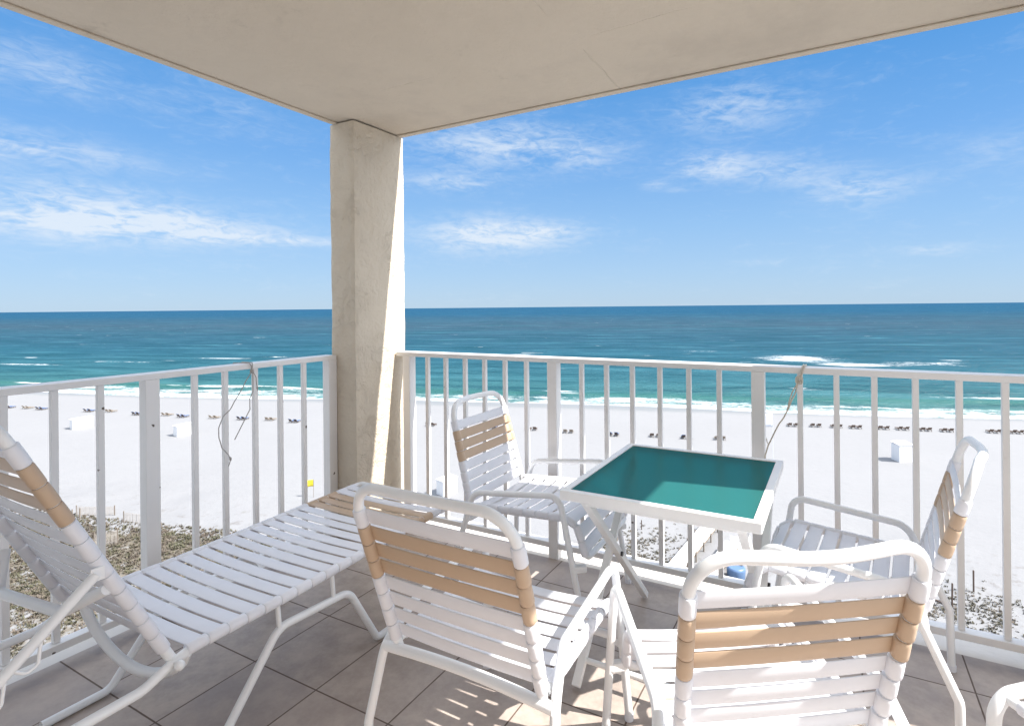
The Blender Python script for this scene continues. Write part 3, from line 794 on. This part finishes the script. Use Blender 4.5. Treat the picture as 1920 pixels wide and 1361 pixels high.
# ================================================================== TABLE
TX0, TX1, TY0, TY1, TZ = 1.800, 2.480, -.895, -.155, .722
t = thing('folding_table', 'square folding patio table with teal glass top and white frame', 'table', ((TX0 + TX1) / 2, (TY0 + TY1) / 2, 0), .0)
T = Vector(t.location)
fwid, fth = .028, .034
mb = MB()
mb.box(((TX0 + TX1) / 2, TY0 + fwid / 2, TZ - fth / 2), (TX1 - TX0, fwid, fth), None, .003)
mb.box(((TX0 + TX1) / 2, TY1 - fwid / 2, TZ - fth / 2), (TX1 - TX0, fwid, fth), None, .003)
mb.box((TX0 + fwid / 2, (TY0 + TY1) / 2, TZ - fth / 2), (fwid, TY1 - TY0 - 2 * fwid - .001, fth), None, .003)
mb.box((TX1 - fwid / 2, (TY0 + TY1) / 2, TZ - fth / 2), (fwid, TY1 - TY0 - 2 * fwid - .001, fth), None, .003)
rel(mb).obj('table_frame', TFRAME, t)
rel(MB().box(((TX0 + TX1) / 2, (TY0 + TY1) / 2, TZ - .0075), (TX1 - TX0 - 2 * fwid - .002, TY1 - TY0 - 2 * fwid - .002, .008))).obj('glass_top', TEAL, t)
for X, o, bs in ((1.868, 1.842, 1), (2.412, 2.438, -1)):
    rel(MB().bar((X, TY0 + .055, .688), (X, -.150, .012), .026, .030, (1, 0, 0), .003)).obj('leg', TFRAME, t)
    rel(MB().bar((o, TY1 - .115, .640), (o, -.862, .012), .024, .030, (1, 0, 0), .003)).obj('leg', TFRAME, t)
    rel(MB().tube([(min(X, o) - .022, -.50, .351), (max(X, o) + .022, -.50, .351)], .0095, 10)).obj('pivot_bolt', BLACK, t)
    rel(MB().box((o + bs * .022, TY1 - .14, .655), (.010, .060, .066), None, .003)).obj('bracket', BRASS, t)
    rel(MB().ball((o + bs * .032, TY1 - .145, .640), .0085, 10)).obj('bracket_bolt', BLACK, t)
rel(MB().tube([(1.868, TY0 + .075, .66), (2.412, TY0 + .075, .66)], .009, 10)).obj('stretcher', TFRAME, t)
rel(MB().tube([(1.842, -.80, .075), (2.438, -.80, .075)], .010, 10)).obj('stretcher', TFRAME, t)

# ================================================================== CORDS
def wiggle(pts, amp, seed):
    pts = resample([Vector(p) for p in pts], .012); out = []
    for i, p in enumerate(pts):
        n = Vector((mnoise.noise(Vector((i * .35, seed, 0))), mnoise.noise(Vector((i * .35, seed, 5))), mnoise.noise(Vector((i * .35, seed, 9)))))
        out.append(p + n * amp)
    return out
t = thing('cord', 'pale cord knotted over the right railing, its tail hanging toward the table', 'cord', (2.54, -.01, 1.08)); T = Vector(t.location)
r = .0033
mb = MB()
mb.tube(fillet([(2.552, .095, 1.085), (2.550, .085, 1.104), (2.548, .004, 1.1045), (2.544, -.012, 1.090), (2.536, -.014, 1.05)], .01, 4), r, 8)
mb.tube(fillet([(2.560, .095, 1.085), (2.559, .085, 1.104), (2.556, .004, 1.1045), (2.551, -.012, 1.090), (2.540, -.013, 1.05)], .01, 4), r, 8)
mb.tube(wiggle([(2.530, -.014, 1.045), (2.508, -.016, .990), (2.492, -.018, .945), (2.487, -.018, .915), (2.484, -.018, .900)], .003, 1.), r * .85, 8)
mb.tube(wiggle([(2.534, -.014, 1.045), (2.520, -.016, .992), (2.503, -.018, .95), (2.490, -.018, .915), (2.470, -.02, .876), (2.438, -.02, .820), (2.407, -.02, .748), (2.394, -.02, .705), (2.388, -.02, .650)], .003, 2.), r * .95, 8)
mb.tube(wiggle([(2.408, -.02, .750), (2.401, -.022, .762), (2.399, -.022, .778)], .001, 3.), r * .6, 6)
rel(mb).obj('strand', ROPE, t)
mb = MB()
for k in range(4):
    a = k * 1.3; c = Vector((2.535, -.016, 1.045))
    ringp = [c + Vector((math.cos(b) * .013, math.sin(b) * .006 * math.cos(a) , math.sin(b) * .012 + math.cos(b + a) * .006)) for b in [2 * PI * i / 14 for i in range(15)]]
    mb.tube(ringp, r * 1.05, 8, False)
rel(mb).obj('knot', ROPE, t)

t = thing('cord', 'grey frayed cord knotted over the left railing with two loose tails', 'cord', (.01, -.87, 1.08)); T = Vector(t.location)
r = .0023
mb = MB()
mb.tube(fillet([(-.095, -.905, 1.085), (-.09, -.905, 1.1035), (.004, -.880, 1.1035), (.010, -.872, 1.09), (.012, -.872, 1.06)], .01, 4), r, 8)
mb.tube(fillet([(-.095, -.86, 1.085), (-.09, -.86, 1.1035), (.004, -.862, 1.1035), (.010, -.866, 1.09), (.012, -.870, 1.06)], .01, 4), r, 8)
mb.tube(wiggle([(.013, -.873, 1.062), (.016, -.93, .972), (.018, -.993, .880), (-.006, -1.010, .850), (-.012, -1.030, .795), (.012, -1.040, .750), (.016, -1.030, .703), (.018, -.998, .661), (.018, -.990, .635), (.018, -1.000, .606)], .0025, 4.), r, 8)
mb.tube(wiggle([(.013, -.868, 1.062), (.016, -.850, 1.026), (.018, -.846, .955)], .002, 6.), r, 8)
mb.tube(wiggle([(.012, -.866, 1.06), (-.012, -.850, .95), (-.022, -.862, .915), (.016, -.885, .868), (.020, -.969, .731)], .001, 5.), r, 8)
rel(mb).obj('strand', ROPEG, t)
rel(MB().ball((.013, -.871, 1.062), .009, 10, (1, 1.2, 1.4)).ball((.018, -.990, .640), .006, 8, (1, 1, 1.8)).ball((.019, -.847, .972), .0045, 8, (1, 1, 2))).obj('knot', ROPEG, t)

# ================================================================== BEACH
SEAWARD = math.atan2(.287, .958)          # turns +y to face the water
def lounger_mesh(cloth):
    """beach lounger 1.95 x .66 m, head at -y, backrest raised"""
    f = MB()
    for x in (-.31, .31):
        f.box((x, .12, .30), (.05, 1.65, .07))
        for y in (-.55, .75): f.box((x, y, .135), (.06, .06, .27))
    for k in range(9): f.box((0, -.30 + k * .14, .345), (.60, .10, .025))
    a = math.radians(48)
    R = Matrix.Rotation(a, 3, 'X')
    b = MB()
    for x in (-.30, .30): b.box(Vector((x, -.36, .35)) + Vector((0, -math.cos(a), math.sin(a))) * .36, (.05, .05, .74), Matrix.Rotation(PI / 2 - a, 3, 'X'))
    for k in range(5): b.box(Vector((0, -.36, .35)) + Vector((0, -math.cos(a), math.sin(a))) * (.08 + k * .145), (.62, .03, .11), Matrix.Rotation(PI / 2 - a, 3, 'X'))
    f.box((0, -.62, .33), (.04, .60, .04)); 
    c = MB()
    if cloth:
        c.box((0, .25, .39), (.58, 1.25, .06), None, .015)
        c.box(Vector((0, -.36, .40)) + Vector((0, -math.cos(a), math.sin(a))) * .36, (.58, .06, .70), Matrix.Rotation(PI / 2 - a, 3, 'X'), .015)
    return f, b, c
def make_lounger(wood, cloth):
    f, b, c = lounger_mesh(cloth is not None)
    root = thing('beach_lounger', None, 'beach lounger')
    f.obj('frame', wood, root); b.obj('backrest', wood, root)
    if cloth: c.obj('cushion', cloth, root)
    return root
def copy_thing(root):
    c = root.copy(); COL.objects.link(c)
    for ch in root.children:
        d = ch.copy(); COL.objects.link(d); d.parent = c
    return c
ORD = ['first', 'second', 'third', 'fourth', 'fifth', 'sixth', 'seventh', 'eighth', 'ninth', 'tenth', 'eleventh']
ROWS = [
 ('blue', WOODD, BLUEF, [(-161.1, 47.8), (-151.6, 50.1), (-138.6, 53.5), (-124.8, 56.1), (-113.7, 58.9), (-100.2, 62.7), (-88.4, 65.3)], 'beach loungers left of the column',
  '{s} lounger of the {o} blue pair from left on the sand beyond left railing'),
 ('tan', WOODT, None, [(-156.3, 49.4), (-133.8, 55.3), (-118.5, 58.5), (-106.7, 61.1), (-94.5, 64.6)], 'beach loungers left of the column',
  '{s} lounger of the {o} tan pair from left on the sand beyond left railing'),
 ('midblue', WOODD, BLUEF, [(-51.6, 77.2), (-30.2, 81.2), (-18.9, 84.5)], 'beach loungers behind the chair and table',
  '{s} lounger of the {o} blue pair right of the column on the sand'),
 ('middark', WOODD, None, [(-62.9, 74.2), (-44.5, 79.1), (-23.8, 83.4)], 'beach loungers behind the chair and table',
  '{s} lounger of the {o} dark uncushioned pair right of the column, left of table'),
 ('midtan', WOODG, None, [(-37.9, 80.0), (-14.0, 86.1)], 'beach loungers behind the chair and table',
  '{s} lounger of the {o} weathered grey pair right of the column on the sand'),
 ('right', WOODD, None, [(-4.4, 101.3), (-0.8, 102.6), (2.4, 103.4), (5.3, 104.1), (9.4, 105.4), (12.3, 106.2), (15.6, 107.0), (18.7, 107.8), (25.3, 110.0), (28.4, 111.0)], 'dark loungers in the row near the surf',
  '{s} dark lounger of the {o} pair from left in the row nearest the surf'),
]
protos = {}
for key, wood, cloth, spots, grp, lab in ROWS:
    pk = (wood.name, cloth.name if cloth else None)
    for i, (x, y) in enumerate(spots):
        for sd, off in (('left', -.52), ('right', .52)):
            if pk not in protos: o = protos[pk] = make_lounger(wood, cloth)
            else: o = copy_thing(protos[pk])
            a = SEAWARD + random.uniform(-.10, .10)
            px = x + off * math.cos(SEAWARD); py = y + off * math.sin(SEAWARD)
            o.location = (px, py, sand_z(px, py)); o.rotation_euler = (0, 0, a); o.scale = (.88, .88, .82)
            tag(o, lab.format(s=sd, o=ORD[i]), 'beach lounger', grp)

def storage_box(x, y, rz, dims, label):
    w_, d_, h_ = dims
    t = thing('storage_box', label, 'storage box', (x, y, sand_z(x, y) - .03), rz, 'white storage boxes on the beach')
    MB().box((0, 0, h_ / 2), (w_, d_, h_), None, .02).obj('body', BOXW, t)
    m = MB(); vs = [(-w_ / 2 - .06, -d_ / 2 - .08, h_ + .002), (w_ / 2 + .06, -d_ / 2 - .08, h_ + .002), (w_ / 2 + .06, d_ / 2 + .08, h_ + .16), (-w_ / 2 - .06, d_ / 2 + .08, h_ + .16)]
    vs += [(a, b, c + .06) for a, b, c in vs]
    m.add(vs, [(0, 3, 2, 1), (4, 5, 6, 7), (0, 1, 5, 4), (1, 2, 6, 5), (2, 3, 7, 6), (3, 0, 4, 7)]); m.obj('lid', BOXW, t)
    m = MB(); m.box((0, -d_ / 2 - .012, h_ * .5), (w_ * .40, .02, h_ * .72)); m.obj('hatch', BOXW, t)
    return t
storage_box(-120.2, 45.0, -.12, (1.6, 3.0, 1.75), 'white storage box standing on the sand at far left, past the tan lounger row')
storage_box(-97.0, 50.4, -.12, (1.6, 2.9, 1.75), 'white storage box with a grey shadow, right of the thick left railing post')
storage_box(10.4, 84.7, .52, (2.0, 1.7, 2.3), 'white storage box with a dark blue shadow on the sand at right')
storage_box(-37.4, 47.0, -.30, (1.4, 1.9, 1.7), 'white storage box glimpsed low beside the column, left of the far chair')

def flag(x, y, h, fwid, fh, mat, label, side=-1):
    z = sand_z(x, y)
    t = thing('beach_flag', label, 'flag', (x, y, z), YAW)
    MB().tube([(0, 0, -.05), (0, 0, h)], .022, 8).obj('pole', WOODG if mat is YEL else WHITEF, t)
    m = MB(); n = 8; vs = []
    for i in range(n + 1):
        for j in range(5):
            u = i / n; vs.append((side * (u * fwid + .025), .07 * math.sin(u * 5.5) * u, h - .04 - fh * j / 4 - .10 * u * u))
    fs = [(i * 5 + j, i * 5 + j + 1, (i + 1) * 5 + j + 1, (i + 1) * 5 + j) for i in range(n) for j in range(4)]
    m.add(vs, fs, True); o = m.obj('flag_cloth', mat, t)
    sm = o.modifiers.new('thickness', 'SOLIDIFY'); sm.thickness = .006
    return t
flag(-50.5, 39.4, 2.05, .85, .75, YEL, 'yellow beach flag on a thin pole, seen through the left railing beside the column')
flag(-5.2, 76.6, 6.6, 1.9, 1.8, WHITEF, 'tall pale flag on a white pole on the sand above the table corner', -1)

# ---- fence stakes and sand fences in the dunes
STK = [(-66.9, 23.5, 1.2, .0, 'weathered stake at the far left edge of the dune plants, left of a twin stake'),
       (-66.3, 23.9, 1.3, .0, 'weathered stake at the far left edge of the dune plants, right of a twin stake'),
       (9.66, 44.09, 1.7, .02, 'dark stake with fallen rail at its foot, lower of two among the right dune scrub'),
       (11.4, 46.99, 1.55, 0, 'dark stake farther back of two among the right dune scrub'),
       (-1.06, 52.19, 1.7, -.06, 'lone dark stake on bare sand under the right chair arm'),
       (-9.26, 51.03, .7, 0, 'short stub of a stake just below the table front edge'),
       (-14.16, 47.45, .9, 0, 'small stake on the sand seen between table leg and baluster')]
for x, y, h, lean, lab in STK:
    z = sand_z(x, y)
    m = MB(); m.box((0, 0, h / 2 - .1), (.085, .085, h + .2), None, .01); m.box((0, 0, h + .012), (.06, .06, .03))
    o = m.obj('fence_stake', WOODD if x > -20 else WOODG); o.location = (x, y, z); o.rotation_euler = (0, lean, .4)
    tag(o, lab, 'stake', 'stakes in the dunes')
o = MB().bar((7.9, 45.2, .10), (9.6, 44.0, .07), .09, .07).obj('fallen_rail', WOODD); o.location = (0, 0, sand_z(8.7, 44.6)); tag(o, 'dark fallen fence rail lying on the sand at a stake among the right scrub', 'fence rail')
def sand_fence(a, b, h, label, lean=.05):
    a = Vector(a); b = Vector(b); L = (b - a).length; ang = math.atan2(b.y - a.y, b.x - a.x)
    t = thing('sand_fence', label, 'fence', (a.x, a.y, sand_z(a.x, a.y)), ang)
    m = MB(); n = int(L / .11)
    for k in range(n):
        x = (k + .5) * L / n; wz = a.lerp(b, x / L); dz = sand_z(wz.x, wz.y) - t.location.z
        m.box((x, random.uniform(-.02, .02), dz + h / 2), (.04, .012, h * random.uniform(.92, 1.04)), Matrix.Rotation(random.uniform(-.03, .03), 3, 'Y'))
    m.obj('slats', FENCEM, t)
    m = MB()
    for z in (.25, .75): m.tube([(0, .012, h * z), (L, .012, h * z + sand_z(b.x, b.y) - t.location.z)], .006, 6)
    m.obj('wire', WOODG, t)
    for x in (0, L): 
        wz = a.lerp(b, x / L)
        MB().box((x, .03, sand_z(wz.x, wz.y) - t.location.z + h * .5), (.07, .07, h * 1.25)).obj('post', WOODG, t)
sand_fence((-68.4, 24.4), (-64.9, 26.3), .95, 'slatted sand fence at the left edge of the dune plants, the farther one')
sand_fence((-61.7, 25.7), (-58.6, 27.0), 1.0, 'slatted sand fence behind the thick left railing post')
sand_fence((-57.6, 21.6), (-56.0, 22.7), 1.25, 'short greenish slatted fence standing in the middle of the dune plants')

# ---- boardwalk, blue bin and benches glimpsed under the table
def boardwalk(a, b, wd, z, label, steps):
    a = Vector(a); b = Vector(b); L = (b - a).length; ang = math.atan2(b.y - a.y, b.x - a.x)
    gz = sand_z(a.x, a.y)
    t = thing('boardwalk', label, 'boardwalk', (a.x, a.y, gz), ang)
    m = MB(); n = int(L / .15)
    for k in range(n): m.box(((k + .5) * L / n, 0, z), (L / n - .012, wd + random.uniform(-.01, .01), .04))
    m.obj('deck', DECK, t)
    for s in (-1, 1): MB().box((L / 2, s * (wd / 2 - .06), z - .12), (L, .06, .18)).obj('joist', WOODT, t)
    k = 0
    while k * 2.2 < L:
        for s in (-1, 1): MB().box((k * 2.2 + .1, s * (wd / 2 + .05), z * .5 + .02), (.10, .09, z + .35)).obj('post', WOODG, t)
        k += 1
    for j in range(steps):
        MB().box((L + .16 + j * .3, 0, z - .16 * (j + 1)), (.28, wd, .04)).obj('step', DECK, t)
boardwalk((-9.0, 38.6), (-8.1, 50.6), 1.35, .75, 'pale sandy boardwalk under the table casting a blue shadow on its left', 4)
boardwalk((-6.3, 37.5), (-5.5, 46.2), 1.25, .9, 'second boardwalk right of the pale one, mostly hidden by the front chair', 3)
def bin_(x, y):
    t = thing('blue_bin', 'blue plastic bin with a black lid knob seen over the front chair top bar', 'bin', (x, y, sand_z(x, y)), .4)
    m = MB(); m.tube([(0, 0, 0), (0, 0, .06), (0, 0, .8), (0, 0, .95), (0, 0, 1.02)], .5, 20, True, [.62, .66, .72, .70, .60]); m.obj('body', BLUEP, t)
    MB().tube([(.45, .2, 1.0), (.45, .2, 1.16)], .12, 12).obj('knob', BLACK, t)
bin_(-4.5, 41.6)
def bench(x, y):
    t = thing('slatted_bench', 'white slatted bench with dark gaps, right of the boardwalks under the table', 'bench', (x, y, sand_z(x, y)), .15)
    m = MB()
    for k in range(5): m.box((0, -.4 + k * .2, .45), (1.7, .13, .04))
    m.obj('seat', BOXW, t)
    m = MB()
    for k in range(3): m.box((0, .48 + k * .05, .62 + k * .2), (1.7, .03, .13))
    m.obj('backrest', BOXW, t)
    for sx in (-.75, .75): 
        for sy in (-.38, .38): MB().box((sx, sy, .215), (.09, .09, .43)).obj('leg', WOODD, t)
bench(-4.9, 46.3)

# ---- dune vegetation
def tufts(name, label_kind, n, region, dens, mat, h0, h1, blades):
    m = MB(); made = 0; tries = 0
    while made < n and tries < n * 40:
        tries += 1
        x = random.uniform(region[0], region[1]); y = random.uniform(region[2], region[3])
        d = dens(x, y)
        if random.random() > d: continue
        made += 1
        z = sand_z(x, y) - .02; h = random.uniform(h0, h1)
        vs = []; fs = []
        for k in range(blades):
            a = random.uniform(0, 2 * PI); le = random.uniform(.25, 1.1); hh = h * random.uniform(.5, 1.0); ww = random.uniform(.02, .05)
            bx = x + random.uniform(-.10, .10); by = y + random.uniform(-.10, .10)
            tx = bx + math.cos(a) * le * hh; ty = by + math.sin(a) * le * hh
            px, py = -math.sin(a) * ww, math.cos(a) * ww
            mx, my = (bx * .45 + tx * .55), (by * .45 + ty * .55)
            i = len(vs)
            vs += [(bx - px * .5, by - py * .5, z), (bx + px * .5, by + py * .5, z), (mx + px, my + py, z + hh * .72), (mx - px, my - py, z + hh * .72), (tx, ty, z + hh * .9)]
            fs += [(i, i + 1, i + 2, i + 3), (i + 3, i + 2, i + 4)]
        m.add(vs, fs)
    o = m.obj(name, mat); o['kind'] = 'stuff'
    return o
def dens_left(x, y):
    edge = 25.4 + .22 * (x + 60) + 1.6 * mnoise.noise(Vector((x * .25, 3., 0)))
    if y > edge + 1.2: return 0
    n = mnoise.noise(Vector((x * .16, y * .16, 2.))) + .5 * mnoise.noise(Vector((x * .5, y * .5, 4.)))
    d = .75 + .7 * n
    if y < 19: d -= (19 - y) * .055
    if y > edge - .5: d *= .4
    return max(0.03, d)
o = tufts('dune_grass', '', 21000, (-80, -30, 4, 30), dens_left, COVER, .10, .32, 6)
tag(o, 'brown and green dune plants covering the sand below the left railing', 'dune plants')
def dens_right(x, y):
    n = mnoise.noise(Vector((x * .22, y * .22, 8.))) + .6 * mnoise.noise(Vector((x * .7, y * .7, 1.)))
    d = n * 1.2 - .22
    if y > 43: d -= (y - 43) * .10
    c = math.exp(-((x + 11) / 2.4) ** 2 - ((y - 40.8) / 1.3) ** 2) * 1.6      # clump behind the table leg
    c = max(c, (.55 + n * .9) * math.exp(-((x - 11.5) / 4.5) ** 2 - ((y - 43.0) / 2.6) ** 2), (.4 + n) * math.exp(-((x + 14) / 3.) ** 2 - ((y - 43.5) / 3.) ** 2))
    if -9.6 < x < -4.0: d *= .15; c *= .2
    return max(0, d, c)
o = tufts('beach_scrub', '', 3300, (-18, 22, 34, 52), dens_right, SCRUB, .05, .22, 6)
tag(o, 'sparse dark scrub scattered on white sand below the right railing', 'scrub')
